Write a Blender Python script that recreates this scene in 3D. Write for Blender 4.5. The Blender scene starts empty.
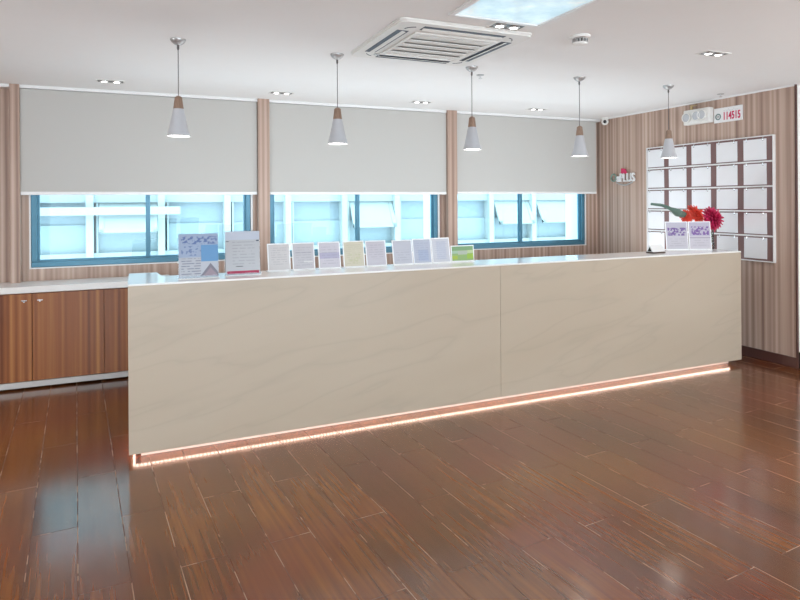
import bpy, bmesh, math, random
from mathutils import Vector, Matrix
random.seed(7)
sc = bpy.context.scene
C = sc.collection
PI = math.pi

# ------------------------------------------------------------------ camera
YAW, ROLL = 0.4091, 0.0065
cam = bpy.data.cameras.new('camera')
cam.sensor_fit = 'HORIZONTAL'; cam.sensor_width = 36.0
cam.lens = 609.144 / 800 * 36.0
cam.shift_y = -(300 - 201.793) / 800
cam.clip_start = 0.05; cam.clip_end = 200
co = bpy.data.objects.new('camera', cam); C.objects.link(co); sc.camera = co
F = Vector((math.sin(YAW), math.cos(YAW), 0)); R0 = Vector((math.cos(YAW), -math.sin(YAW), 0)); U0 = Vector((0, 0, 1))
Rr = R0 * math.cos(ROLL) - U0 * math.sin(ROLL); Uu = U0 * math.cos(ROLL) + R0 * math.sin(ROLL)
M = Matrix((Rr, Uu, -F)).transposed().to_4x4(); M.translation = Vector((0, 0, 1.6))
co.matrix_world = M

# ------------------------------------------------------------------ world, lamps, exposure
w = bpy.data.worlds.new('daylight'); sc.world = w; w.use_nodes = True
wn = w.node_tree.nodes; bg = wn['Background']
bg.inputs['Color'].default_value = (0.72, 0.88, 1.0, 1); bg.inputs['Strength'].default_value = 5.0

def area(name, loc, rot, sx, sy, power, col=(1, 1, 1)):
    l = bpy.data.lights.new(name, 'AREA'); l.shape = 'RECTANGLE'; l.size = sx; l.size_y = sy
    l.energy = power; l.color = col
    o = bpy.data.objects.new(name, l); C.objects.link(o); o.location = loc; o.rotation_euler = rot
    return o
# added fill light behind the camera, as if from an unseen glazed front
area('front_fill_light', (1.6, -3.35, 1.35), (PI / 2, 0, 0), 7.0, 2.2, 60, (1.0, 0.97, 0.93))
# downward fill lights added at ceiling height, out of view, without fixtures
for i, (x, y) in enumerate(((-1.6, 0.2), (1.9, -0.6), (4.3, 0.6), (-1.6, 2.0))):
    area('ceiling_fill_light', (x, y, 2.66), (0, 0, 0), 0.6, 1.2, 8, (1.0, 0.96, 0.90))
# uplight added behind the camera to brighten the ceiling; no known cove
area('rear_fill_uplight', (1.0, -1.3, 1.95), (PI, 0, 0), 6.0, 0.8, 55, (0.96, 0.98, 1.0))
# soft point lights added out of view to lift ceiling, blinds and walls
def point_fill(loc, power, col, r=.22):
    l = bpy.data.lights.new('side_fill_light', 'POINT'); l.energy = power; l.color = col; l.shadow_soft_size = r
    o = bpy.data.objects.new('side_fill_light', l); C.objects.link(o); o.location = loc
point_fill((-2.6, 3.4, 2.0), 60, (0.97, 0.98, 1.0))
point_fill((4.9, 1.2, 2.15), 50, (1.0, 0.97, 0.94))
# upward fill added behind the desk, hidden, to brighten ceiling and blinds
for x in (.6, 2.1, 3.6, 4.9):
    area('desk_fill_uplight', (x, 5.35, 0.80), (PI, 0, 0), 1.2, 0.35, 11, (0.93, 0.97, 1.0))

sc.view_settings.view_transform = 'Standard'; sc.view_settings.look = 'None'
sc.view_settings.exposure = 0.10; sc.view_settings.gamma = 1.0
sc.view_settings.use_curve_mapping = False

# ------------------------------------------------------------------ dimensions
HC = 2.687      # ceiling
YW = 6.519      # window wall
XW = 5.737      # right wall
YD = 4.113      # desk front
XL, XR = -0.049, 5.390
YE = 3.793      # end of the right wall

# ------------------------------------------------------------------ materials
class N:
    def __init__(s, name):
        s.m = bpy.data.materials.new(name); s.m.use_nodes = True
        s.t = s.m.node_tree; s.n = s.t.nodes; s.l = s.t.links
        s.b = s.n['Principled BSDF']; s.out = s.n['Material Output']
    def node(s, typ, **kw):
        n = s.n.new(typ)
        for k, v in kw.items(): setattr(n, k, v)
        return n
    def link(s, a, b): s.l.new(a, b)
    def math(s, op, a, b=None, c=None):
        n = s.n.new('ShaderNodeMath'); n.operation = op
        for i, v in enumerate((a, b, c)):
            if v is None: continue
            if isinstance(v, (int, float)): n.inputs[i].default_value = v
            else: s.l.new(v, n.inputs[i])
        return n.outputs[0]
    def mix(s, f, a, b):
        n = s.n.new('ShaderNodeMix'); n.data_type = 'RGBA'
        for sock, v in ((n.inputs['Factor'], f), (n.inputs['A'], a), (n.inputs['B'], b)):
            if isinstance(v, (int, float)): sock.default_value = v
            elif isinstance(v, tuple): sock.default_value = (*v[:3], 1)
            else: s.l.new(v, sock)
        return n.outputs['Result']
    def ramp(s, f, stops):
        n = s.n.new('ShaderNodeValToRGB'); s.l.new(f, n.inputs[0])
        e = n.color_ramp.elements
        e[0].position, e[0].color = stops[0][0], (*stops[0][1], 1)
        e[1].position, e[1].color = stops[-1][0], (*stops[-1][1], 1)
        for p, c in stops[1:-1]:
            k = e.new(p); k.color = (*c, 1)
        return n.outputs[0]
    def noise(s, vec, scale=1, detail=3, rough=.5):
        n = s.n.new('ShaderNodeTexNoise'); s.l.new(vec, n.inputs['Vector'])
        n.inputs['Scale'].default_value = scale; n.inputs['Detail'].default_value = detail; n.inputs['Roughness'].default_value = rough
        return n.outputs['Fac']
    def coord(s, kind='Object'):
        return s.n.new('ShaderNodeTexCoord').outputs[kind]
    def sep(s, v):
        n = s.n.new('ShaderNodeSeparateXYZ'); s.l.new(v, n.inputs[0]); return n.outputs
    def comb(s, x, y, z):
        n = s.n.new('ShaderNodeCombineXYZ')
        for i, v in enumerate((x, y, z)):
            if isinstance(v, (int, float)): n.inputs[i].default_value = v
            else: s.l.new(v, n.inputs[i])
        return n.outputs[0]
    def set(s, col=None, rough=None, metal=None, spec=None):
        b = s.b
        if col is not None:
            if isinstance(col, tuple): b.inputs['Base Color'].default_value = (*col, 1)
            else: s.l.new(col, b.inputs['Base Color'])
        if rough is not None:
            if isinstance(rough, (int, float)): b.inputs['Roughness'].default_value = rough
            else: s.l.new(rough, b.inputs['Roughness'])
        if metal is not None: b.inputs['Metallic'].default_value = metal
        if spec is not None: b.inputs['Specular IOR Level'].default_value = spec
        return s
    def bump(s, h, strength, dist=.002):
        n = s.n.new('ShaderNodeBump'); n.inputs['Strength'].default_value = strength; n.inputs['Distance'].default_value = dist
        s.l.new(h, n.inputs['Height']); s.l.new(n.outputs[0], s.b.inputs['Normal'])

def plain(name, col, rough=.5, metal=0, var=.06, spec=None):
    k = N(name); f = k.noise(k.coord(), 9, 3)
    a = tuple(max(0, c * (1 - var)) for c in col); b = tuple(min(1, c * (1 + var)) for c in col)
    k.set(k.mix(f, a, b), rough, metal, spec); return k.m
def emit(name, col, strength, base=None):
    k = N(name); k.set(base or col, .4)
    k.b.inputs['Emission Color'].default_value = (*col, 1); k.b.inputs['Emission Strength'].default_value = strength
    return k.m

MAT = {}
MAT['ceiling'] = plain('ceiling_paint', (.86, .86, .855), .8, var=.01)
MAT['white_wall'] = plain('white_wall_paint', (.82, .81, .79), .7, var=.02)
MAT['white_gloss'] = plain('white_gloss', (.80, .80, .80), .3, var=.02)
MAT['white_plastic'] = plain('white_plastic', (.80, .79, .76), .4, var=.02)
MAT['reveal'] = plain('white_render', (.96, .95, .93), .8, var=.02)
MAT['grey_white'] = plain('grey_white_laminate', (.62, .61, .60), .35, var=.03)
MAT['black'] = plain('black_plastic', (.012, .012, .014), .35)
MAT['dark_slot'] = plain('dark_slot', (.02, .03, .06), .4)
MAT['chrome'] = plain('chrome', (.75, .75, .76), .15, 1, .03)
MAT['grey_metal'] = plain('brushed_grey_metal', (.48, .48, .48), .35, .6, .05)
MAT['plum'] = plain('plum_laminate', (.21, .125, .12), .2, var=.12)
MAT['dark_base'] = plain('dark_plum_baseboard', (.085, .036, .03), .3, var=.15)
MAT['frame'] = plain('teal_aluminium', (.07, .21, .30), .3, .2, .08)

def wood(name, dark, mid, light, rough=.38, wid=11.0, zs=.25):
    k = N(name); x, y, z = k.sep(k.coord())
    s = k.math('ADD', x, y)
    n1 = k.noise(k.comb(k.math('MULTIPLY', s, wid), 0, k.math('MULTIPLY', z, zs)), 1, 2, .5)
    n2 = k.noise(k.comb(k.math('MULTIPLY', s, wid * 7), 3, k.math('MULTIPLY', z, zs * 5)), 1, 4, .6)
    n3 = k.noise(k.comb(k.math('MULTIPLY', s, wid * 2.6), 9, k.math('MULTIPLY', z, .1)), 1, 0)
    st = k.math('SUBTRACT', k.math('MULTIPLY', n3, 2.2), .6)
    f = k.math('ADD', k.math('ADD', k.math('MULTIPLY', n1, .45), k.math('MULTIPLY', n2, .2)), k.math('MULTIPLY', st, .35))
    k.set(k.ramp(f, [(.22, dark), (.5, mid), (.78, light)]), rough, spec=.35)
    return k.m
MAT['wood_wall'] = wood('striped_walnut_panel', (.26, .165, .13), (.46, .33, .265), (.63, .495, .42))
MAT['wood_cab'] = wood('walnut_cabinet_panel', (.13, .038, .017), (.32, .115, .042), (.52, .25, .09), .3)
MAT['wood_cap'] = wood('oak_cap', (.20, .125, .085), (.27, .175, .125), (.34, .23, .17), .5, 60, 3)

def mk_floor():
    k = N('dark_plank_floor'); x, y, z = k.sep(k.coord())
    a = math.radians(4.6); ca, sa = math.cos(a), math.sin(a)
    u = k.math('SUBTRACT', k.math('SUBTRACT', k.math('MULTIPLY', y, ca), k.math('MULTIPLY', x, sa)), 3.42)
    v = k.math('ADD', k.math('MULTIPLY', x, ca), k.math('MULTIPLY', y, sa))
    br = k.node('ShaderNodeTexBrick'); br.offset = .5; br.offset_frequency = 2; br.squash = 1
    k.link(k.comb(u, v, 0), br.inputs['Vector'])
    br.inputs['Scale'].default_value = 1; br.inputs['Brick Width'].default_value = 1.2; br.inputs['Row Height'].default_value = .2
    br.inputs['Mortar Size'].default_value = .0022; br.inputs['Mortar Smooth'].default_value = .2
    br.inputs['Color1'].default_value = (0, 0, 0, 1); br.inputs['Color2'].default_value = (1, 1, 1, 1); br.inputs['Mortar'].default_value = (.5, .5, .5, 1)
    tone = k.math('MULTIPLY', br.outputs['Color'], 1.0)
    row = k.math('FLOOR', k.math('DIVIDE', v, .2))
    g1 = k.noise(k.comb(k.math('MULTIPLY', u, 1.6), k.math('MULTIPLY', v, 45), row), 1, 3, .5)
    g2 = k.noise(k.comb(k.math('MULTIPLY', u, 1.1), k.math('MULTIPLY', v, 7), row), 1, 3, .5)
    bl = k.noise(k.comb(k.math('MULTIPLY', x, .9), k.math('MULTIPLY', y, .9), 4), 1, 2, .5)
    f = k.math('ADD', k.math('ADD', k.math('MULTIPLY', g1, .5), k.math('MULTIPLY', g2, .32)), k.math('MULTIPLY', tone, .16))
    col = k.ramp(f, [(.29, (.022, .005, .002)), (.5, (.112, .030, .005)), (.71, (.265, .084, .011))])
    blm = k.ramp(bl, [(.36, (0, 0, 0)), (.62, (1, 1, 1))])
    col = k.mix(k.math('MULTIPLY', blm, .55), col, k.mix(g1, (.15, .045, .005), (.27, .095, .012)))
    bl2 = k.noise(k.comb(k.math('MULTIPLY', x, 1.3), k.math('MULTIPLY', y, 1.3), 9), 1, 2, .5)
    col = k.mix(k.math('MULTIPLY', k.ramp(bl2, [(.45, (0, 0, 0)), (.65, (1, 1, 1))]), .45), col, (.17, .032, .022))
    # worn, dusty joints: broken along their length
    wear = k.noise(k.comb(k.math('MULTIPLY', u, 6), k.math('MULTIPLY', v, 6), 11), 1, 2)
    seam = k.math('MULTIPLY', br.outputs['Fac'], k.math('GREATER_THAN', wear, .52))
    col = k.mix(k.math('MULTIPLY', seam, .85), col, (.36, .25, .18))
    col = k.mix(k.math('MULTIPLY', k.math('SUBTRACT', br.outputs['Fac'], seam), .6), col, (.03, .012, .008))
    sm = k.noise(k.comb(k.math('MULTIPLY', u, 1.5), k.math('MULTIPLY', v, 26), 2), 1, 4, .6)
    rg = k.math('ADD', k.math('MULTIPLY', sm, .13), .12)
    rg = k.math('ADD', rg, k.math('MULTIPLY', br.outputs['Fac'], .5))
    k.set(col, rg, spec=.5); k.b.inputs['Specular Tint'].default_value = (1.0, .70, .45, 1)
    k.b.inputs['Coat Weight'].default_value = .58; k.b.inputs['Coat IOR'].default_value = 1.75
    k.link(k.math('MULTIPLY', rg, .8), k.b.inputs['Coat Roughness'])
    k.bump(k.math('ADD', g1, k.math('MULTIPLY', br.outputs['Fac'], -1.0)), .10, .0012)
    return k.m
MAT['floor'] = mk_floor()

def mk_stone():
    k = N('beige_veined_stone'); x, y, z = k.sep(k.coord())
    s = k.math('ADD', x, k.math('MULTIPLY', y, .6))
    d = k.math('SUBTRACT', k.math('MULTIPLY', z, 3.6), k.math('MULTIPLY', s, .75))
    wv = k.noise(k.comb(k.math('MULTIPLY', s, .55), d, 0), 1, 2.5, .5)
    vein = k.math('ABSOLUTE', k.math('SUBTRACT', wv, .5))
    vm = k.ramp(vein, [(0, (1, 1, 1)), (.012, (.45, .45, .45)), (.04, (0, 0, 0))])
    cl = k.noise(k.comb(k.math('MULTIPLY', s, .4), k.math('MULTIPLY', d, .6), 7), 1, 3)
    base = k.mix(cl, (.445, .365, .275), (.53, .455, .365))
    k.set(k.mix(k.math('MULTIPLY', vm, .36), base, (.40, .34, .27)), .28, spec=.4)
    return k.m
MAT['stone'] = mk_stone()
MAT['counter'] = plain('white_quartz_top', (.86, .85, .83), .12, var=.02)

def mk_blind():
    k = N('roller_blind_fabric'); x, y, z = k.sep(k.coord())
    n = k.noise(k.comb(k.math('MULTIPLY', x, 300), 0, k.math('MULTIPLY', z, 300)), 1, 1)
    k.set(k.mix(n, (.54, .53, .505), (.60, .585, .56)), .85, spec=.2)
    tr = k.node('ShaderNodeBsdfTranslucent'); tr.inputs[0].default_value = (.55, .57, .60, 1)
    mx = k.node('ShaderNodeMixShader'); mx.inputs[0].default_value = .12
    k.link(k.b.outputs[0], mx.inputs[1]); k.link(tr.outputs[0], mx.inputs[2]); k.link(mx.outputs[0], k.out.inputs[0])
    return k.m
MAT['blind'] = mk_blind()
def mk_glass(name, tint, gl=.08, rough=.02):
    k = N(name); k.n.remove(k.b)
    t = k.node('ShaderNodeBsdfTransparent'); t.inputs[0].default_value = (*tint, 1)
    g = k.node('ShaderNodeBsdfGlossy'); g.inputs['Roughness'].default_value = rough
    fr = k.node('ShaderNodeFresnel'); fr.inputs[0].default_value = 1.4
    mx = k.node('ShaderNodeMixShader')
    k.link(k.math('MULTIPLY', fr.outputs[0], gl * 10), mx.inputs[0])
    k.link(t.outputs[0], mx.inputs[1]); k.link(g.outputs[0], mx.inputs[2]); k.link(mx.outputs[0], k.out.inputs[0])
    return k.m
MAT['glass'] = mk_glass('window_glass', (.80, .95, .99), .06)
MAT['acrylic'] = mk_glass('clear_acrylic', (.93, .95, .96), .08)
MAT['acrylic_edge'] = plain('frosted_acrylic_edge', (.86, .88, .90), .3, var=.02)
MAT['vase_glass'] = mk_glass('vase_glass', (.90, .93, .93), .1)

# ------------------------------------------------------------------ mesh builder
class B:
    def __init__(s): s.bm = bmesh.new()
    def box(s, x0, x1, y0, y1, z0, z1, bev=0, seg=2, mat=None):
        t = bmesh.new(); bmesh.ops.create_cube(t, size=1)
        for v in t.verts:
            v.co = Vector(((x0 + x1) / 2 + v.co.x * (x1 - x0), (y0 + y1) / 2 + v.co.y * (y1 - y0), (z0 + z1) / 2 + v.co.z * (z1 - z0)))
        if bev: bmesh.ops.bevel(t, geom=t.edges[:], offset=bev, segments=seg, profile=.5, affect='EDGES')
        s.add(t, mat); return s
    def add(s, t, mat=None):
        if mat is not None: bmesh.ops.transform(t, matrix=mat, verts=t.verts[:])
        me = bpy.data.meshes.new('t'); t.to_mesh(me); t.free(); s.bm.from_mesh(me); bpy.data.meshes.remove(me)
    def lathe(s, prof, c=(0, 0, 0), n=32, mat=None):
        t = bmesh.new(); rings = []
        for r, z in prof:
            if r < 1e-6: rings.append([t.verts.new((0, 0, z))])
            else: rings.append([t.verts.new((r * math.cos(2 * PI * i / n), r * math.sin(2 * PI * i / n), z)) for i in range(n)])
        for a, b in zip(rings, rings[1:]):
            for i in range(n):
                j = (i + 1) % n
                vs = [a[0]] if len(a) == 1 else [a[i], a[j]]
                vs += [b[0]] if len(b) == 1 else [b[j], b[i]]
                if len(vs) >= 3: t.faces.new(vs)
        bmesh.ops.recalc_face_normals(t, faces=t.faces[:])
        m = Matrix.Translation(Vector(c))
        if mat is not None: m = mat
        s.add(t, m); return s
    def tube(s, pts, r, n=10, cap=True):
        t = bmesh.new(); pts = [Vector(p) for p in pts]; rings = []
        rs = r if isinstance(r, (list, tuple)) else [r] * len(pts)
        ref = None
        for i, p in enumerate(pts):
            d = (pts[min(i + 1, len(pts) - 1)] - pts[max(i - 1, 0)]).normalized()
            if ref is None: ref = d.orthogonal().normalized()
            ref = (ref - d * ref.dot(d)).normalized(); q = d.cross(ref)
            rings.append([t.verts.new(p + (ref * math.cos(2 * PI * k / n) + q * math.sin(2 * PI * k / n)) * rs[i]) for k in range(n)])
        for a, b in zip(rings, rings[1:]):
            for i in range(n): t.faces.new((a[i], a[(i + 1) % n], b[(i + 1) % n], b[i]))
        if cap: t.faces.new(rings[0][::-1]); t.faces.new(rings[-1])
        bmesh.ops.recalc_face_normals(t, faces=t.faces[:])
        s.add(t); return s
    def prism(s, poly, axis, a, b, mat=None):
        t = bmesh.new()
        def P(p, h):
            return {'x': (h, p[0], p[1]), 'y': (p[0], h, p[1]), 'z': (p[0], p[1], h)}[axis]
        va = [t.verts.new(P(p, a)) for p in poly]; vb = [t.verts.new(P(p, b)) for p in poly]
        t.faces.new(va); t.faces.new(vb[::-1])
        for i in range(len(poly)):
            j = (i + 1) % len(poly); t.faces.new((va[i], vb[i], vb[j], va[j]))
        bmesh.ops.recalc_face_normals(t, faces=t.faces[:])
        s.add(t, mat); return s
    def ball(s, c, r, sc3=(1, 1, 1), mat=None):
        t = bmesh.new(); bmesh.ops.create_uvsphere(t, u_segments=20, v_segments=12, radius=r)
        for v in t.verts: v.co = Vector((v.co.x * sc3[0] + c[0], v.co.y * sc3[1] + c[1], v.co.z * sc3[2] + c[2]))
        s.add(t, mat); return s
    def build(s, name, mat, parent=None, smooth=False, loc=None):
        me = bpy.data.meshes.new(name); s.bm.to_mesh(me); s.bm.free()
        if smooth:
            for p in me.polygons: p.use_smooth = True
        me.materials.append(mat)
        o = bpy.data.objects.new(name, me); C.objects.link(o)
        if parent: o.parent = parent
        if loc: o.location = loc
        if smooth:
            try: me.set_sharp_from_angle(angle=math.radians(40))
            except Exception: pass
        return o
def thing(name, label, cat, loc=(0, 0, 0), rz=0, group=None):
    o = bpy.data.objects.new(name, None); C.objects.link(o); o.location = loc; o.rotation_euler = (0, 0, rz)
    o.empty_display_size = .05
    o['label'] = label; o['category'] = cat
    if group: o['group'] = group
    return o
def tag(o, label, cat, group=None):
    o['label'] = label; o['category'] = cat
    if group: o['group'] = group
    return o
def struct(b, name, mat): o = b.build(name, mat); o['kind'] = 'structure'; return o
def copy_tree(o, parent=None):
    c = o.copy(); C.objects.link(c)
    if parent: c.parent = parent
    for ch in list(o.children): copy_tree(ch, c)
    return c
def text_mesh(body, size, extrude, name, mat, parent, matrix, sx=1.0, align='CENTER', bold=0.0):
    cu = bpy.data.curves.new('txt', 'FONT'); cu.body = body; cu.size = size; cu.extrude = extrude; cu.offset = bold
    cu.align_x = align; cu.align_y = 'CENTER'
    t = bpy.data.objects.new('txt', cu); C.objects.link(t)
    dg = bpy.context.evaluated_depsgraph_get(); dg.update()
    me = bpy.data.meshes.new_from_object(t.evaluated_get(dg)); C.objects.unlink(t); bpy.data.objects.remove(t)
    me.transform(Matrix.Diagonal((sx, 1, 1, 1))); me.transform(matrix)
    me.materials.clear(); me.materials.append(mat); me.name = name
    o = bpy.data.objects.new(name, me); C.objects.link(o)
    if parent: o.parent = parent
    return o

# ------------------------------------------------------------------ room shell
XMIN, YMIN, XREC = -4.2, -3.5, 5.985
struct(B().box(XMIN - .2, 7.0, YMIN - .2, YW + .4, -.2, 0), 'floor', MAT['floor'])
struct(B().box(XMIN - .2, 7.0, YMIN - .2, YW + .4, HC, HC + .2), 'ceiling', MAT['ceiling'])
struct(B().box(XMIN - .2, XMIN, YMIN - .2, YW + .4, 0, HC), 'wall_left', MAT['white_wall'])
bw = B()
bw.box(XMIN, -1.9, YMIN - .2, YMIN, 0, HC); bw.box(5.1, XREC, YMIN - .2, YMIN, 0, HC)
bw.box(-1.9, 5.1, YMIN - .2, YMIN, 2.5, HC); bw.box(-1.9, 5.1, YMIN - .2, YMIN, 0, .15)
struct(bw, 'wall_front', MAT['white_wall'])
# right wall (wood) and the white wall set back beyond its end
struct(B().box(XW, XW + .2, YE + .012, YW, 0, HC), 'wall_right', MAT['wood_wall'])
struct(B().box(XREC, XREC + .2, YMIN, YE + .012, 0, HC), 'wall_right_lobby', MAT['white_wall'])
struct(B().box(XW - .012, XW, YE + .012, YW - .01, 0, .097, .002), 'baseboard_right', MAT['dark_base'])
struct(B().box(XREC - .012, XREC, YMIN, YE + .002, 0, .15, .002), 'baseboard_right_lobby', MAT['black'])
struct(B().box(XW - .008, XW + .016, YE, YE + .012, 0, HC), 'trim_1', MAT['dark_base'])
struct(B().box(XW + .016, XREC, YE + .002, YE + .012, 0, HC), 'wall_right_return', MAT['white_wall'])
struct(B().box(XW + .016, XREC - .012, YE - .010, YE + .002, 0, .15, .002), 'baseboard_right_return', MAT['black'])
# window wall, with real openings
WIN = [(-0.892, 1.11), (1.30, 3.32), (3.50, 5.53)]
ZS, ZT = 1.012, 2.42
xs = [XMIN] + [v for a in WIN for v in a] + [XREC + .2]
wb = B(); we = B()
for i in range(0, len(xs), 2):
    wb.box(xs[i], min(xs[i + 1], XW + .2), YW, YW + .07, 0, HC); we.box(xs[i], xs[i + 1], YW + .07, YW + .40, 0, HC)
for a, b in WIN:
    wb.box(a, b, YW, YW + .07, 0, ZS); wb.box(a, b, YW, YW + .07, ZT, HC)
    we.box(a, b, YW + .07, YW + .40, 0, ZS - .05); we.box(a, b, YW + .07, YW + .40, ZT, HC)
struct(wb, 'wall_back', MAT['wood_wall'])
struct(we, 'wall_back_outer', MAT['reveal'])
for i, (a, b) in enumerate(WIN):
    e = bpy.data.objects.new('window_%d' % (i + 1), None); C.objects.link(e); e['kind'] = 'structure'
    e.location = (a, YW, ZS); W = b - a; Hh = ZT - ZS; t = .052
    f = B()
    f.box(0, W, .0, .07, 0, t, .006); f.box(0, W, .0, .07, Hh - t, Hh, .006)
    f.box(0, t, .0, .07, t, Hh - t, .006); f.box(W - t, W, .0, .07, t, Hh - t, .006)
    # inner glazing bead, stepped back
    f.box(t, W - t, .03, .07, t, t + .016); f.box(t, t + .014, .03, .07, t + .016, Hh - t); f.box(W - t - .014, W - t, .03, .07, t + .016, Hh - t)
    f.build('window_frame', MAT['frame'], e)
    B().box(W / 2 - .021, W / 2 + .021, .01, .06, t + .016, Hh - t, .004).build('mullion', MAT['frame'], e)
    for x0, x1 in ((t + .014, W / 2 - .021), (W / 2 + .021, W - t - .014)):
        B().box(x0, x1, .045, .051, t + .016, Hh - t).build('glass_pane', MAT['glass'], e)
    k = B(); c = .012
    k.box(-c, 0, -.004, .01, -c, Hh); k.box(W, W + c * 1.7, -.004, .01, -c, Hh); k.box(0, W, -.004, .01, -c, 0)
    k.build('sealant_bead', MAT['white_gloss'], e)
# wood piers between the blinds and the white cornice over them
PIERS = [(-1.04, -.962, .10), (1.172, 1.292, .11), (3.402, 3.530, .11)]
for i, (a, b, p) in enumerate(PIERS):
    struct(B().box(a, b, YW - p, YW, 0, HC, .003), 'trim_%d' % (i + 2), MAT['wood_wall'])
struct(B().box(XMIN, XW, YW - .083, YW, HC - .030, HC, .003), 'trim_5', MAT['white_gloss'])
struct(B().box(XW - .014, XW, YE + .012, YW - .12, HC - .014, HC), 'trim_6', MAT['white_gloss'])

# ------------------------------------------------------------------ building across the street
MAT['fac'] = plain('pale_facade', (.345, .34, .33), .8, var=.04)
MAT['fac_mull'] = plain('pale_green_mullion', (.41, .41, .385), .6, var=.04)
MAT['fac_ledge'] = plain('white_ledge', (.40, .40, .39), .8, var=.03)
MAT['fac_pane'] = plain('pale_blue_pane', (.255, .27, .28), .3, var=.12)
MAT['fac_blind'] = plain('pale_blue_panel', (.30, .315, .315), .5, var=.06)
bd = thing('office_building', 'pale office building with blue window bands across the street outside the windows', 'building', (0, 12, -4))
fw = B()
X0, X1, PB = -9.0, 20.0, 1.18
fw.box(X0, X1, .35, 3, 0, 9)
for z0, z1 in ((4.3, 4.72), (5.62, 5.78), (6.9, 7.5)): fw.box(X0, X1, .1, .35, z0, z1)
fw.build('wall', MAT['fac'], bd)
nb = int((X1 - X0) / PB)
OPEN = {7: .55, 11: .5, 14: .5, 15: .55, 17: .5}
for i in range(nb):
    x = X0 + i * PB
    wd = B(); wd.box(x - .07, x + .05, .02, .35, 4.5, 7.2); wd.box(x + .09, x + .12, .12, .35, 4.5, 7.2)
    wo = wd.build('window', MAT['fac_mull'], bd)
    p = B(); p.box(x + .12, x + PB - .07, .25, .32, 5.22, 5.62); p.box(x + .12, x + PB - .07, .25, .32, 5.78, 6.9)
    p.build('pane', MAT['fac_pane'], wo)
    B().box(x + .12, x + PB - .07, .22, .3, 4.72, 5.22).build('lower_panel', MAT['fac_blind'], wo)
    if i in OPEN:
        o = B().box(.04, .12, -.02, .02, -.62, 0).box(PB - .26, PB - .18, -.02, .02, -.62, 0).box(.04, PB - .18, -.02, .02, -.62, -.55).box(.12, PB - .26, -.008, .008, -.55, 0).build('open_sash', MAT['fac_mull'], wo)
        o.location = (x + .1, .2, 5.62); o.rotation_euler = (-OPEN[i], 0, 0)
B().box(-1.9, .75, -.12, .1, 5.40, 5.54).build('white_ledge', MAT['fac_ledge'], bd)

# ------------------------------------------------------------------ roller blinds
BL = [(-.960, 1.166, 1.684, 'wide pale roller blind half down over the left window, above the blue brochure'),
      (1.298, 3.398, 1.684, 'pale roller blind half down over the middle window, between the two wood piers'),
      (3.534, 5.662, 1.689, 'pale roller blind half down over the right window, next to the corner camera')]
for a, b, z, lab in BL:
    r = thing('roller_blind', lab, 'blind', (a, YW - .075, z), 0, 'roller blinds on the window wall')
    B().box(0, b - a, 0, .004, .03, HC - .034 - z).build('blind_fabric', MAT['blind'], r)
    B().box(0, b - a, -.006, .010, 0, .03, .004).build('bottom_rail', MAT['white_gloss'], r)

# ------------------------------------------------------------------ cabinets under the window
CY, CZ = 6.10, .835
def cabinet(x0, x1, lab, doors):
    t = thing('base_cabinet', lab, 'cabinet', (x0, CY, 0), 0, 'walnut base cabinets under the window')
    W = x1 - x0
    B().box(.002, W - .002, .022, YW - CY - .002, .07, CZ).build('carcass', MAT['wood_cab'], t)
    for a, b, hx in doors:
        d = B().box(a - x0 + .002, b - x0 - .002, 0, .02, .074, CZ - .008, .0015).build('door', MAT['wood_cab'], t)
        if hx is not None:
            k = B(); k.box(hx - x0 - .022, hx - x0 + .022, -.006, 0, .763, .773, .002); k.box(hx - x0 - .006, hx - x0 + .006, -.006, 0, .752, .764, .002)
            k.build('keyhole_plate', MAT['chrome'], d)
    B().box(.0, W, .004, .06, .018, .068, .002).build('plinth', MAT['grey_white'], t)
cabinet(-1.98, -.829, 'walnut base cabinet at the left edge, door with a chrome keyhole at upper right', [(-1.98, -1.405, -1.46), (-1.405, -.829, -.889)])
cabinet(-.829, .30, 'walnut base cabinet beside the reception desk, keyhole plate at its upper left', [(-.829, -.269, -.769), (-.269, .30, None)])
tag(B().box(-1.99, .302, CY - .02, YW - .001, CZ, CZ + .055, .004).build('cabinet_worktop', MAT['counter']), 'long white worktop over the walnut cabinets under the left window', 'worktop')

# ------------------------------------------------------------------ reception desk
desk = thing('reception_desk', 'long beige stone reception desk with white top and glowing foot', 'reception desk', (XL, YD, 0))
L = XR - XL; SX = 2.645 - XL; HB = .047
for a, b in ((0, SX - .0012), (SX + .0012, L)):
    B().box(a, b, 0, .03, HB, 1.088, .0015).build('front_panel', MAT['stone'], desk)
B().box(0, .03, .0315, .645, HB, 1.088, .0015).build('end_panel', MAT['stone'], desk)
B().box(L - .03, L, .0315, .39, HB, 1.088, .0015).build('end_panel', MAT['stone'], desk)
tp = B(); tp.prism([(0, 0), (L, 0), (L, .39), (.21, .39), (.185, .645), (0, .645)], 'z', 1.0885, 1.10)
tp.build('countertop', MAT['counter'], desk)
B().box(.15, L - .04, .35, .388, .1, 1.088).build('inner_panel', MAT['white_gloss'], desk)
B().box(.15, L - .04, .39, .80, .72, .75, .003).build('work_surface', MAT['counter'], desk)
MAT['kick'] = plain('pale_kick_board', (.75, .66, .60), .4, var=.03)
kb = B(); kb.box(.07, L - .07, .09, .35, 0, .09); kb.box(.07, .12, .35, .6, 0, .09)
kb.build('kick_base', MAT['kick'], desk)
def mk_led():
    k = N('led_rope'); x, y, z = k.sep(k.coord())
    p = k.math('FRACT', k.math('MULTIPLY', k.math('ADD', x, y), 42))
    on = k.math('ADD', k.math('MULTIPLY', k.math('GREATER_THAN', p, .4), 8.0), 4.0)
    k.set((.9, .75, .65), .4); k.b.inputs['Emission Color'].default_value = (1, .72, .60, 1)
    k.link(on, k.b.inputs['Emission Strength']); return k.m
lr = B(); lr.tube([(.03, .6, .04), (.03, .045, .04)], .006, 8); lr.tube([(.035, .045, .04), (L - .11, .045, .04)], .006, 8)
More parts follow.
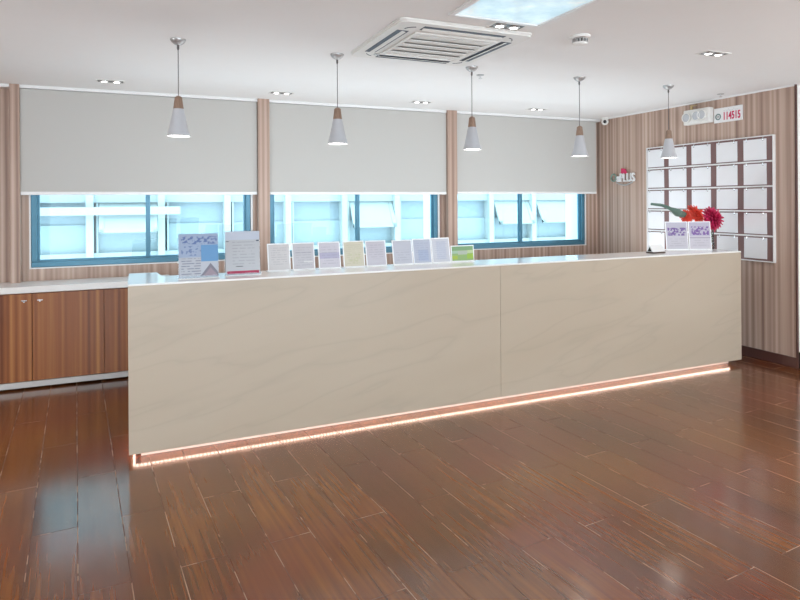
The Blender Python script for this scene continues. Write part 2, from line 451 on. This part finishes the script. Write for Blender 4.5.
lr.build('led_strip', mk_led(), desk, True)

# ------------------------------------------------------------------ pendant lamps
MAT['shade'] = plain('pale_grey_shade', (.50, .51, .54), .35, var=.03)
MAT['bulb'] = emit('lamp_diffuser', (1, .95, .88), 9)
MAT['cord'] = plain('grey_cord', (.12, .11, .11), .5)
PD = [(.263, 2.043, 'white cone pendant lamp with wood cap in front of the left blind, leftmost of five'),
      (1.364, 2.027, 'white cone pendant lamp with wood cap hanging beside the left end of the air conditioner'),
      (2.500, 2.018, 'white cone pendant lamp with wood cap hanging below the right corner of the air conditioner'),
      (3.588, 1.990, 'white cone pendant lamp with wood cap before the right blind, near the corner camera'),
      (4.645, 1.999, 'white cone pendant lamp with wood cap before the white sheet rack')]
p0 = None
for i, (x, zb, lab) in enumerate(PD):
    t = thing('pendant_lamp', lab, 'pendant lamp', (x, 4.29, HC), 0, 'cone pendant lamps over the desk')
    d = zb - HC
    B().lathe([(0, 0), (.05, 0), (.05, -.006), (.042, -.02), (.024, -.034), (.010, -.040), (0, -.040)]).build('canopy', MAT['grey_metal'], t, True)
    k = B(); k.lathe([(0, -.04), (.007, -.04), (.008, -.06), (.004, -.072), (0, -.072)], n=12); k.tube([(0, 0, -.06), (0, 0, d + .262)], .0028, 8)
    k.build('cord', MAT['cord'], t, True)
    B().lathe([(0, d + .268), (.012, d + .268), (.024, d + .258), (.033, d + .182), (0, d + .182)]).build('wood_cap', MAT['wood_cap'], t, True)
    B().lathe([(.0, d + .1819), (.034, d + .1819), (.046, d + .12), (.059, d + .055), (.074, d + .004), (.076, d), (.073, d), (.0555, d + .055), (.042, d + .12), (.03, d + .178), (0, d + .178)]).build('lamp_shade', MAT['shade'], t, True)
    B().lathe([(0, d + .006), (.0705, d + .006), (.0685, d + .012), (0, d + .012)]).build('diffuser', MAT['bulb'], t)

# ------------------------------------------------------------------ twin downlights
MAT['spot'] = emit('spot_lamp', (1, .98, .95), 12)
MAT['spot_cup'] = plain('dark_reflector', (.10, .10, .10), .3, .5)
DL = [(-.20, 5.98, 'twin recessed downlight in the ceiling near the left blind, left of the first pendant'),
      (1.33, 6.0, 'twin recessed downlight in the ceiling above the first wood pier'),
      (2.86, 6.0, 'twin recessed downlight in the ceiling over the middle of the centre blind'),
      (4.36, 5.97, 'twin recessed downlight in the ceiling above the right blind'),
      (3.945, 3.225, 'large twin recessed downlight in the ceiling above the emergency light'),
      (2.12, 3.205, 'twin recessed downlight in the ceiling beside the pale blue panel')]
for x, y, lab in DL:
    t = thing('twin_downlight', lab, 'downlight', (x, y, HC), 0, 'twin downlights in the ceiling')
    f = B(); w_, h_ = .118, .062
    f.box(-w_, w_, -h_, -h_ + .012, -.004, 0); f.box(-w_, w_, h_ - .012, h_, -.004, 0); f.box(-w_, -w_ + .014, -h_ + .012, h_ - .012, -.004, 0); f.box(w_ - .014, w_, -h_ + .012, h_ - .012, -.004, 0)
    f.build('trim_frame', MAT['white_plastic'], t)
    B().box(-w_ + .014, w_ - .014, -h_ + .012, h_ - .012, -.002, 0).build('recess_plate', MAT['spot_cup'], t)
    for s in (-1, 1):
        g = B().lathe([(.024, -.009), (.036, -.008), (.040, -.002), (.026, -.002), (.024, -.009)], (s * .051, 0, 0), 24).build('lamp_ring', MAT['grey_metal'], t, True)
        B().lathe([(0, -.008), (.024, -.007), (.024, -.003), (0, -.003)], (s * .051, 0, 0), 24).build('bulb', MAT['spot'], g, True)

# ------------------------------------------------------------------ ceiling cassette air conditioner
ac = thing('ceiling_air_conditioner', 'square white ceiling cassette air conditioner with slatted centre grille', 'air conditioner', (1.905, 3.745, HC))
S = .475; ZP = -.024
def rrect(h, r, n=6):
    P = []
    for cx, cy, a0 in ((h - r, h - r, 0), (-h + r, h - r, 90), (-h + r, -h + r, 180), (h - r, -h + r, 270)):
        for k in range(n + 1):
            a = math.radians(a0 + 90 * k / n); P.append((cx + r * math.cos(a), cy + r * math.sin(a)))
    return P
pb = B(); pb.prism(rrect(S, .05), 'z', ZP + .012, 0); pb.prism(rrect(S - .006, .05), 'z', ZP, ZP + .012)
pb.build('face_panel', MAT['white_plastic'], ac)
# four outlets: dark slot with a vane
for k in range(4):
    m = Matrix.Rotation(k * PI / 2, 4, 'Z')
    sl = B(); sl.box(-.29, .29, -.418, -.340, ZP - .002, ZP, mat=m); so = sl.build('air_outlet', MAT['dark_slot'], ac)
    B().box(-.285, .285, -.012, .014, -.004, 0, .0015, mat=m @ Matrix.Translation((0, -.372, ZP - .003)) @ Matrix.Rotation(math.radians(-14), 4, 'X')).build('vane', MAT['white_plastic'], so)
    # corner seam arc
    a = [(.315 + .075 * math.cos(q), -.315 - .075 * math.sin(q), ZP - .001) for q in [math.radians(15 + 60 * j / 8) for j in range(9)]]
    st = B(); st.tube([m @ Vector(q) for q in a], .0025, 6); st.build('corner_seam', MAT['dark_slot'], ac)
gr = B()
G = .27
gr.box(-G - .03, G + .03, -G - .03, -G, ZP - .012, ZP, .003); gr.box(-G - .03, G + .03, G, G + .03, ZP - .012, ZP, .003)
gr.box(-G - .03, -G, -G, G, ZP - .012, ZP, .003); gr.box(G, G + .03, -G, G, ZP - .012, ZP, .003)
go = gr.build('intake_grille', MAT['white_plastic'], ac)
B().box(-G, G, -G, G, ZP - .0015, ZP).build('grille_backing', MAT['grey_white'], go)
sl = B()
for j in range(5):
    y = -G + .054 + j * .108
    sl.box(-G, G, -.048, .048, -.002, .002, mat=Matrix.Translation((0, y, ZP - .0075)) @ Matrix.Rotation(math.radians(6), 4, 'X'))
sl.build('grille_slats', MAT['white_plastic'], go)
B().box(.0, .045, -.02, .02, -.005, 0, .002).build('display', MAT['grey_metal'], ac, loc=(-.33, .335, ZP))

# ------------------------------------------------------------------ blue ceiling panel, its window reflection painted as a pale glow
def mk_panel_reflection():
    k = N('painted_reflection_sheet'); x, y, z = k.sep(k.coord())
    c = k.noise(k.comb(x, y, 0), 4.5, 4, .55)
    col = k.ramp(c, [(.35, (.46, .61, .68)), (.55, (.60, .73, .78)), (.72, (.78, .86, .88))])
    k.set(col, .15); k.link(col, k.b.inputs['Emission Color']); k.b.inputs['Emission Strength'].default_value = .55
    return k.m
lp = thing('ceiling_panel', 'pale blue ceiling panel with painted-on window reflection and slim white frame', 'light panel', (1.98, 2.50, HC))
f = B(); hx, hy = .32, .62
f.box(-hx, hx, -hy, -hy + .03, -.016, 0, .003); f.box(-hx, hx, hy - .03, hy, -.016, 0, .003); f.box(-hx, -hx + .03, -hy + .03, hy - .03, -.016, 0, .003); f.box(hx - .03, hx, -hy + .03, hy - .03, -.016, 0, .003)
f.build('panel_frame', MAT['white_gloss'], lp)
B().box(-hx + .03, hx - .03, -hy + .03, hy - .03, -.006, 0).build('panel_sheet', mk_panel_reflection(), lp)

# ------------------------------------------------------------------ smoke detector, sprinklers, camera
sd = thing('smoke_detector', 'round white smoke detector on the ceiling right of the air conditioner', 'smoke detector', (2.697, 3.215, HC))
B().lathe([(0, 0), (.068, 0), (.07, -.006), (.066, -.018), (.046, -.022), (0, -.022)]).build('base', MAT['white_plastic'], sd, True)
k = B()
for j in range(14):
    a = 2 * PI * j / 14; k.box(.036, .05, -.005, .005, -.045, -.022, mat=Matrix.Rotation(a, 4, 'Z'))
k.build('vent_fins', MAT['grey_metal'], sd)
B().lathe([(0, -.022), (.03, -.022), (.03, -.045), (0, -.045)]).build('dark_chamber', MAT['spot_cup'], sd, True)
B().lathe([(0, -.045), (.05, -.045), (.046, -.056), (.02, -.062), (0, -.063)]).build('cap', MAT['white_plastic'], sd, True)
for x, y, lab in ((2.724, 4.53, 'small chrome sprinkler head in the ceiling beside the middle pendant canopy'), (5.52, 4.43, 'small chrome sprinkler head in the ceiling above the red numbered sign')):
    t = thing('sprinkler_head', lab, 'sprinkler', (x, y, HC), 0, 'ceiling sprinklers')
    B().lathe([(0, 0), (.034, 0), (.032, -.005), (.012, -.008), (0, -.008)], n=20).build('escutcheon', MAT['grey_metal'], t, True)
    B().lathe([(0, -.008), (.007, -.008), (.006, -.026), (.017, -.028), (.017, -.031), (0, -.031)], n=16).build('nozzle', MAT['chrome'], t, True)
cc = thing('security_camera', 'small white dome security camera high in the corner by the right blind', 'camera', (5.66, 6.27, HC))
B().lathe([(0, 0), (.05, 0), (.05, -.015), (.044, -.022), (0, -.022)]).build('mount', MAT['white_plastic'], cc, True)
ey = B().ball((0, 0, -.052), .046).build('eyeball', MAT['white_plastic'], cc, True)
dv = (Vector((0, 0, 1.6)) - Vector((5.66, 6.27, HC - .052))).normalized()
mq = Matrix.Translation(Vector((0, 0, -.052))) @ dv.to_track_quat('Z', 'Y').to_matrix().to_4x4()
B().lathe([(0, .040), (.022, .040), (.022, .048), (.014, .052), (0, .050)], mat=mq, n=20).build('lens', MAT['black'], ey, True)

# ------------------------------------------------------------------ emergency light, number sign and emblem on the right wall
em = thing('emergency_light', 'white twin-head emergency light high on the wood wall, left of the red number sign', 'emergency light', (XW, 4.855, 2.437))
B().box(-.075, -.001, -.17, .17, 0, .165, .012, 3).build('housing', MAT['white_plastic'], em)
MAT['lens'] = plain('lamp_lens', (.52, .54, .57), .1, var=.1)
for y, z in ((.118, .080), (-.012, .088), (-.085, .090)):
    mt = Matrix.Translation((-.077, y, z)) @ Matrix.Rotation(-PI / 2, 4, 'Y')
    h = B().lathe([(0, 0), (.056, 0), (.059, .010), (.054, .020), (.047, .020), (.045, .012), (0, .012)], mat=mt, n=28).build('lamp_head', MAT['white_plastic'], em, True)
    B().lathe([(0, .0125), (.045, .0125), (.040, .018), (0, .021)], mat=mt, n=28).build('lens', MAT['lens'], h, True)
bk = B(); bk.box(-.05, -.035, .07, .10, .165, .21, .003); bk.box(-.05, -.035, .02, .10, .205, .215, .003); bk.build('bracket', MAT['brass'] if 'brass' in MAT else plain('brass', (.55, .42, .22), .35, .7), em)

RX = Matrix(((0, 0, -1), (-1, 0, 0), (0, 1, 0))).to_4x4()   # text plane facing -X: right = -Y, up = Z, out = -X
sg = thing('number_sign', 'white sign with red number 114515 high on the wood wall', 'sign', (XW, 4.511, 2.50))
B().box(-.012, -.001, -.168, .168, -.078, .078, .002).build('board', MAT['white_gloss'], sg)
MAT['red'] = plain('red_ink', (.60, .03, .11), .5)
text_mesh('114515', .112, .001, 'number', MAT['red'], sg, Matrix.Translation((-.0135, -.045, -.018)) @ RX, .62, bold=.003)
text_mesh('_ _-_ _-__', .04, .0005, 'small_header', plain('grey_ink', (.28, .28, .32), .5), sg, Matrix.Translation((-.0128, -.035, .057)) @ RX, 1.0)
B().lathe([(.022, 0), (.034, 0), (.034, .003), (.022, .003), (.022, 0)], mat=Matrix.Translation((-.012, .115, -.014)) @ Matrix.Rotation(-PI / 2, 4, 'Y'), n=28).build('round_logo', plain('green_grey_ink', (.16, .25, .24), .5), sg, True)
B().lathe([(0, 0), (.012, 0), (.012, .003), (0, .003)], mat=Matrix.Translation((-.012, .115, -.014)) @ Matrix.Rotation(-PI / 2, 4, 'Y'), n=20).build('logo_centre', MAT['grey_metal'], sg, True)

lg = thing('wall_emblem', 'small silver lettering emblem with red peak on the wood wall near the corner', 'emblem', (XW, 5.985, 1.885))
text_mesh('aPLUS', .150, .010, 'lettering', MAT['white_gloss'], lg, Matrix.Translation((-.030, -.03, .0)) @ RX, .80, bold=.002)
MAT['green'] = plain('grey_green_paint', (.20, .30, .25), .4, var=.2)
B().tube([(-.025, .19 - .0 * q + .045 * math.cos(q), .01 + .045 * math.sin(q)) for q in [2 * PI * j / 20 for j in range(21)]], .010, 8).build('round_badge', MAT['green'], lg, True)
B().prism([(.05, .055), (-.05, .055), (-.02, .115), (.045, .125)], 'x', -.035, -.02).build('red_peak', MAT['red'], lg)
B().tube([(-.024, .14 - .28 * j / 12, -.055 - .035 * math.sin(PI * j / 12)) for j in range(13)], .008, 8).build('swoosh', MAT['grey_metal'], lg, True)
pins = B()
for y in (.19, .05, -.10): pins.tube([(-.03, y, .0), (0, y, .0)], .006, 6)
pins.build('standoff', MAT['grey_metal'], lg)

# ------------------------------------------------------------------ wall rack with hanging sheets
RB, RT, YL, YR = .990, 2.224, 5.600, 4.010
wr = thing('wall_rack', 'large white framed wall rack of five rows on the wood wall', 'wall rack', (XW, (YL + YR) / 2, RB))
HW = (YL - YR) / 2; HR = RT - RB
B().box(-.02, -.001, -HW, HW, 0, HR, .001).build('backing', MAT['plum'], wr)
f = B(); ft = .011
f.box(-.034, -.0, -HW, HW, -ft, 0, .002); f.box(-.034, 0, -HW, HW, HR, HR + ft, .002); f.box(-.034, 0, -HW - ft, -HW, -ft, HR + ft, .002); f.box(-.034, 0, HW, HW + ft, -ft, HR + ft, .002)
f.build('rack_frame', MAT['white_gloss'], wr)
PR = HR / 5; PC = 2 * HW / 5
for j in range(1, 5):
    B().box(-.034, -.02, -HW, HW, j * PR - .008, j * PR + .008, .002).build('rail', MAT['white_gloss'], wr)
for i in range(5):
    for j in range(5):
        y0 = HW - i * PC
        for fr in (.14, .70):
            yy = y0 - PC * fr; zz = (j + 1) * PR - .026
            pt = [(-.026, yy, zz + .020), (-.036, yy, zz + .012), (-.040, yy, zz - .002), (-.036, yy, zz - .012), (-.031, yy, zz - .010)]
            B().tube(pt, .0045, 6).build('hook', MAT['chrome'], wr, True)
MAT['sheet'] = plain('glossy_white_sheet', (.82, .825, .85), .08, var=.015, spec=.6)
ROWN = ['bottom', 'fourth', 'middle', 'second', 'top']; COLN = ['first', 'second', 'third', 'fourth', 'last']
sh = B().box(-.003, .003, -.123, .123, -.104, .104, .001)
s0 = sh.build('hanging_sheet', MAT['sheet'])
for i in range(5):
    for j in range(5):
        o = s0 if (i, j) == (0, 0) else s0.copy()
        if o is not s0: C.objects.link(o)
        o.location = (XW - .0245, (YL + YR) / 2 + HW - i * PC - .006 - .123, RB + j * PR + PR / 2 - .001)
        o.rotation_euler = (0, random.uniform(-.012, .012), 0)
        tag(o, 'blank glossy white sheet in the %s row, %s column of the wall rack' % (ROWN[j], COLN[i]), 'sheet', 'white sheets in the wall rack')

# ------------------------------------------------------------------ printed cards: procedural print in the card's own coordinates
def paper(name, base, ink, rows=12, v0=.1, v1=.9, u0=.12, u1=.88, amt=.30, rects=(), blobs=(), tris=(), rough=.45):
    k = N(name); u, _, v = k.sep(k.coord('Generated'))
    def band(x, a, b): return k.math('MULTIPLY', k.math('GREATER_THAN', x, a), k.math('LESS_THAN', x, b))
    def rect(a, b, c, d): return k.math('MULTIPLY', band(u, a, b), band(v, c, d))
    col = k.mix(0.0, base, base)
    for a, b, c, d, cc in rects: col = k.mix(rect(a, b, c, d), col, cc)
    for a, b, c, d, cc, s, th in blobs:
        n = k.noise(k.comb(k.math('MULTIPLY', u, s), 0, k.math('MULTIPLY', v, s * 1.6)), 1, 3)
        col = k.mix(k.math('MULTIPLY', rect(a, b, c, d), k.math('GREATER_THAN', n, th)), col, cc)
    for uc, hw, vb, vt, cc in tris:
        lim = k.math('SUBTRACT', vt, k.math('MULTIPLY', k.math('ABSOLUTE', k.math('SUBTRACT', u, uc)), (vt - vb) / hw))
        col = k.mix(k.math('MULTIPLY', k.math('LESS_THAN', v, lim), k.math('GREATER_THAN', v, vb)), col, cc)
    if rows:
        vr = k.math('MULTIPLY', v, float(rows)); fr = k.math('FRACT', vr); fl = k.math('FLOOR', vr)
        n = k.noise(k.comb(k.math('MULTIPLY', u, 9), k.math('MULTIPLY', fl, 5.37), 0), 1, 2)
        m = k.math('MULTIPLY', k.math('MULTIPLY', band(fr, .3, .62), k.math('GREATER_THAN', n, .43)), rect(u0, u1, v0, v1))
        col = k.mix(k.math('MULTIPLY', m, amt), col, ink)
    k.set(k.mix(.28, col, (0, 0, 0)), rough, spec=.3); return k.m

def sign_stand(x, y, wd, ht, tilt, mat, lab, rz=0, cat='sign', group=None, name='sign_stand', z=1.10):
    t = thing(name, lab, cat, (x, y, z), rz, group)
    e = B(); tt = .004
    B().box(-wd / 2, wd / 2, -.003, .003, .004, ht, .001).build('acrylic_sheet', MAT['acrylic_edge'], t).rotation_euler = (-tilt, 0, 0)
    c = B().box(-wd / 2 + .008, wd / 2 - .008, -.0042, -.0032, .012, ht - .008).build('printed_card', mat, t); c.rotation_euler = (-tilt, 0, 0)
    f = B(); f.box(-wd / 2, wd / 2, -.008, .075, 0, .004, .001); f.build('foot', MAT['acrylic_edge'], t)
    return t
W1 = (.78, .77, .80); GI = (.30, .30, .38)
CARDS = [
    (.953, .160, .205, paper('print_white', (.80, .78, .79), GI, 11, v0=.2), 'white lilac notice in acrylic stand, first of the row right of the red-striped brochure'),
    (1.135, .163, .205, paper('print_grey', (.70, .69, .74), GI, 10, rects=((.1, .9, .62, .66, (.55, .55, .62)), (.5, .95, .24, .30, (.9, .9, .9)))), 'grey lilac notice in acrylic stand with a white bar low on its right'),
    (1.334, .166, .205, paper('print_violet', (.74, .72, .80), GI, 9, rects=((.0, 1, .36, .60, (.56, .54, .72)),)), 'lilac notice in acrylic stand with a violet band across its middle'),
    (1.528, .165, .205, paper('print_cream', (.78, .74, .60), (.45, .42, .30), 12, blobs=((.2, .8, .1, .5, (.70, .70, .48), 7, .55),)), 'cream yellow notice in acrylic stand under the middle window mullion'),
    (1.710, .163, .203, paper('print_mauve', (.70, .68, .76), GI, 10, v0=.25), 'mauve grey notice in acrylic stand, right of the cream notice'),
    (1.935, .165, .200, paper('print_steel', (.66, .68, .77), GI, 9, v0=.12, v1=.6), 'steel blue notice in acrylic stand, two to the right of the cream notice'),
    (2.107, .158, .205, paper('print_blue', (.60, .65, .78), (.30, .34, .52), 10, rects=((.25, .85, .08, .55, (.50, .57, .76)),)), 'bluer notice in acrylic stand with a darker blue block on its lower half'),
    (2.275, .160, .208, paper('print_pale_blue', (.74, .76, .84), (.38, .40, .58), 11, rects=((.25, .8, .1, .88, (.66, .70, .82)),)), 'pale blue notice in white acrylic frame, last before the green card'),
]
for x, wd, ht, m, lab in CARDS:
    sign_stand(x, 4.40, wd + .006, ht, .20, m, lab, group='notice stands on the desk ledge')
green = paper('print_green', (.36, .55, .22), (.75, .8, .7), 0, rects=((0, 1, .72, 1, (.27, .47, .24)), (.28, .72, .42, .70, (.55, .62, .52)), (.72, .98, .5, .72, (.62, .74, .42)), (.0, .28, .5, .7, (.45, .65, .5)), (.7, 1, .12, .46, (.42, .66, .10)), (.0, .25, .1, .35, (.48, .62, .10))))
sign_stand(2.475, 4.41, .215, .137, .10, green, 'small green landscape card in acrylic stand right of the row of notices', name='green_card_stand')
MAT_PUR = paper('print_lavender', (.70, .68, .76), (.42, .40, .48), 12, v0=.08, v1=.42, amt=.4, rects=((0, 1, .48, 1, (.62, .60, .72)),), blobs=((.06, .94, .50, .80, (.24, .15, .42), 7.0, .485),))
MAT_PUR2 = paper('print_lavender_photo', (.72, .69, .77), (.42, .40, .48), 11, v0=.08, v1=.42, amt=.4, rects=((0, 1, .48, 1, (.63, .59, .74)), (0, 1, .40, .43, (.42, .38, .5))), blobs=((.06, .94, .52, .84, (.26, .14, .44), 6.0, .49),))
sign_stand(4.955, 4.475, .222, .285, .12, MAT_PUR, 'lavender and white sign in acrylic stand beside the tent card, purple pictures on top', -.42)
sign_stand(5.168, 4.385, .222, .285, .12, MAT_PUR2, 'lavender and white sign in acrylic stand just in front of the red flowers', -.42)

# brochures standing in acrylic holders
MB1 = paper('brochure_blue', (.62, .66, .74), (.16, .18, .26), 17, v0=.06, v1=.44, u0=.06, u1=.55, amt=.75,
            rects=((0, 1, .46, 1, (.42, .52, .72)), (.56, 1, .36, .74, (.17, .40, .72)), (.0, .56, .0, .46, (.60, .63, .70))),
            blobs=((.06, .97, .76, .94, (.15, .23, .48), 11, .52), (.06, .56, .5, .72, (.20, .29, .52), 9, .55)),
            tris=((.80, .27, .02, .32, (.26, .25, .31)), (.80, .20, .02, .22, (.40, .32, .38))))
MB2 = paper('brochure_white', (.62, .64, .68), (.32, .33, .40), 14, v0=.2, v1=.78, u0=.2, u1=.85, amt=.4,
            rects=((0, 1, .80, 1, (.66, .72, .84)), (.04, .97, .015, .085, (.52, .03, .10)), (.3, .5, .18, .195, (.1, .1, .12)), (.02, .1, .76, .775, (.08, .1, .15)), (.9, .98, .76, .79, (.08, .1, .15))))
def holder(x, y, wd, ht, lab, blab, bm_, tilt=.10):
    t = thing('brochure_holder', lab, 'holder', (x, y, 1.10), 0, 'brochure holders on the desk ledge')
    b = B(); b.box(-wd / 2, wd / 2, .012, .015, .004, ht, .001); bo = b.build('back_sheet', MAT['acrylic'], t); bo.rotation_euler = (-tilt, 0, 0)
    b = B(); b.box(-wd / 2, wd / 2, -.016, .07, 0, .004, .001); b.build('foot', MAT['acrylic_edge'], t)
    b = B(); b.box(-wd / 2, wd / 2, -.014, -.012, .004, .018, .0005); b.box(-wd / 2, -wd / 2 + .003, -.012, .012, .004, .018); b.box(wd / 2 - .003, wd / 2, -.012, .012, .004, .018)
    b.build('front_pocket', MAT['acrylic'], t).rotation_euler = (-tilt, 0, 0)
    o = B().box(-wd / 2 + .006, wd / 2 - .006, -.006, .008, .0, ht - .012, .001).build('brochure', bm_)
    o.location = (x, y + .001, 1.106); o.rotation_euler = (-tilt, 0, 0)
    tag(o, blab, 'brochure', 'brochures standing on the desk ledge')
holder(.382, 4.25, .262, .302, 'clear acrylic holder around the blue brochure at the left of the desk', 'blue brochure with a house picture at the left end of the desk', MB1)
holder(.676, 4.29, .245, .310, 'clear acrylic holder around the white brochure with red stripe', 'white brochure with a red stripe along its bottom edge on the desk', MB2)

# small tent card
tc = thing('tent_card', 'small white tent card with dark base left of the lavender signs', 'tent card', (4.49, 4.33, 1.10), .05)
B().prism([(-.040, .014), (.040, .014), (0, .078)], 'x', -.055, .105).build('folded_card', MAT['white_gloss'], tc)
k = B(); k.box(-.056, .106, -.043, .043, 0, .014, .002); k.build('base', plain('dark_card_base', (.09, .06, .05), .4), tc)
B().prism([(-.024, .018), (.024, .018), (0, .058)], 'x', -.0575, -.0555).build('dark_triangle', MAT['black'], tc)

# ------------------------------------------------------------------ vase and flowers
vx, vy = 5.40, 4.46
va = thing('glass_vase', 'small clear glass vase at the right end of the desk holding red flowers', 'vase', (vx, vy, 1.10))
B().lathe([(0, 0), (.030, 0), (.036, .01), (.034, .05), (.026, .12), (.030, .17), (.0285, .17), (.0235, .12), (.031, .05), (.032, .012), (0, .010)], n=28).build('vase_body', MAT['vase_glass'], va, True)
B().lathe([(0, .011), (.030, .012), (.0295, .035), (0, .035)], n=20).build('brown_pebbles', plain('brown_pebbles', (.20, .09, .06), .6, var=.5), va)
MAT['petal_o'] = plain('orange_red_petal', (.80, .075, .045), .5, var=.3)
MAT['petal_m'] = plain('crimson_petal', (.58, .018, .10), .5, var=.35)
MAT['leaf'] = plain('blue_green_leaf', (.10, .17, .14), .45, var=.3)
MAT['stem'] = plain('green_stem', (.12, .20, .09), .5, var=.2)
def petal_head(c, axis, rad, n, mat, name, parent, squash=1.0, spread=1.75):
    b = B(); q = Vector(axis).normalized().to_track_quat('Z', 'Y').to_matrix().to_4x4()
    for i in range(n):
        fz = i / (n - 1); th = spread * math.sqrt(fz); ph = i * 2.39996
        d = Vector((math.sin(th) * math.cos(ph), math.sin(th) * math.sin(ph), math.cos(th)))
        ln = rad * random.uniform(.82, 1.1); wd = rad * .15
        side = d.cross(Vector((0, 0, 1)));  side = side.normalized() if side.length > 1e-3 else Vector((1, 0, 0))
        up = side.cross(d).normalized()
        t = bmesh.new(); rows = []
        for s, w_, lift in ((.12, .25, 0), (.45, .8, .05), (.78, 1.0, .06), (1.0, .35, -.02)):
            p = d * ln * s + up * rad * lift
            rows.append([t.verts.new(p - side * wd * w_), t.verts.new(p + up * wd * .35), t.verts.new(p + side * wd * w_), t.verts.new(p - up * wd * .2)])
        for a, bb in zip(rows, rows[1:]):
            for k2 in range(4): t.faces.new((a[k2], a[(k2 + 1) % 4], bb[(k2 + 1) % 4], bb[k2]))
        t.faces.new(rows[0]); t.faces.new(rows[-1][::-1])
        bmesh.ops.recalc_face_normals(t, faces=t.faces[:])
        b.add(t, Matrix.Translation(c) @ q @ Matrix.Diagonal((1, 1, squash, 1)))
    return b.build(name, mat, parent)
def curve(p, n=14):
    P = [Vector(q) for q in p]; out = []
    P = [P[0] * 2 - P[1]] + P + [P[-1] * 2 - P[-2]]
    for i in range(1, len(P) - 2):
        for k2 in range(n):
            s = k2 / n; a, b, c, d = P[i - 1:i + 3]
            out.append(.5 * ((2 * b) + (c - a) * s + (2 * a - 5 * b + 4 * c - d) * s * s + (3 * b - a - 3 * c + d) * s ** 3))
    out.append(P[-2]); return out
fl = thing('crimson_flower', 'crimson spiky flower head drooping right over the glass vase', 'flower', (vx, vy, 1.10))
B().tube(curve([(.004, 0, .037), (.016, .004, .10), (-.012, 0, .16), (.01, .01, .235), (.03, .03, .30)]), .005, 8).build('stem', MAT['stem'], fl, True)
petal_head(Vector((.025, .03, .30)), (.25, -.75, .30), .13, 110, MAT['petal_m'], 'petals', fl)
f2 = thing('orange_flower', 'orange-red flower with a long blue-green leaf reaching left behind the lavender signs', 'flower', (vx, vy, 1.10))
B().tube(curve([(-.006, 0, .037), (-.014, -.002, .10), (.012, .002, .15), (-.03, .03, .24), (-.10, .06, .325)]), .005, 8).build('stem', MAT['stem'], f2, True)
petal_head(Vector((-.155, .07, .335)), (.3, -.7, .45), .115, 85, MAT['petal_o'], 'petals', f2, .8, 1.6)
petal_head(Vector((-.255, .075, .328)), (-.6, -.5, .3), .075, 45, MAT['petal_o'], 'side_petals', f2, .8, 1.5)
lf = B(); pts = curve([(-.26, .075, .345), (-.36, .07, .365), (-.47, .06, .405), (-.60, .05, .445), (-.77, .03, .462)], 10)
n = len(pts)
lf.tube(pts, [.012 + .022 * math.sin(PI * min(1, (j / (n - 1)) * 1.6 + .15)) * (1 if j / (n - 1) < .53 else 0) + (.012 * (1 - j / (n - 1)) if j / (n - 1) >= .3 else 0) + .001 for j in range(n)], 10)
lf.build('leaf', MAT['leaf'], f2, True)
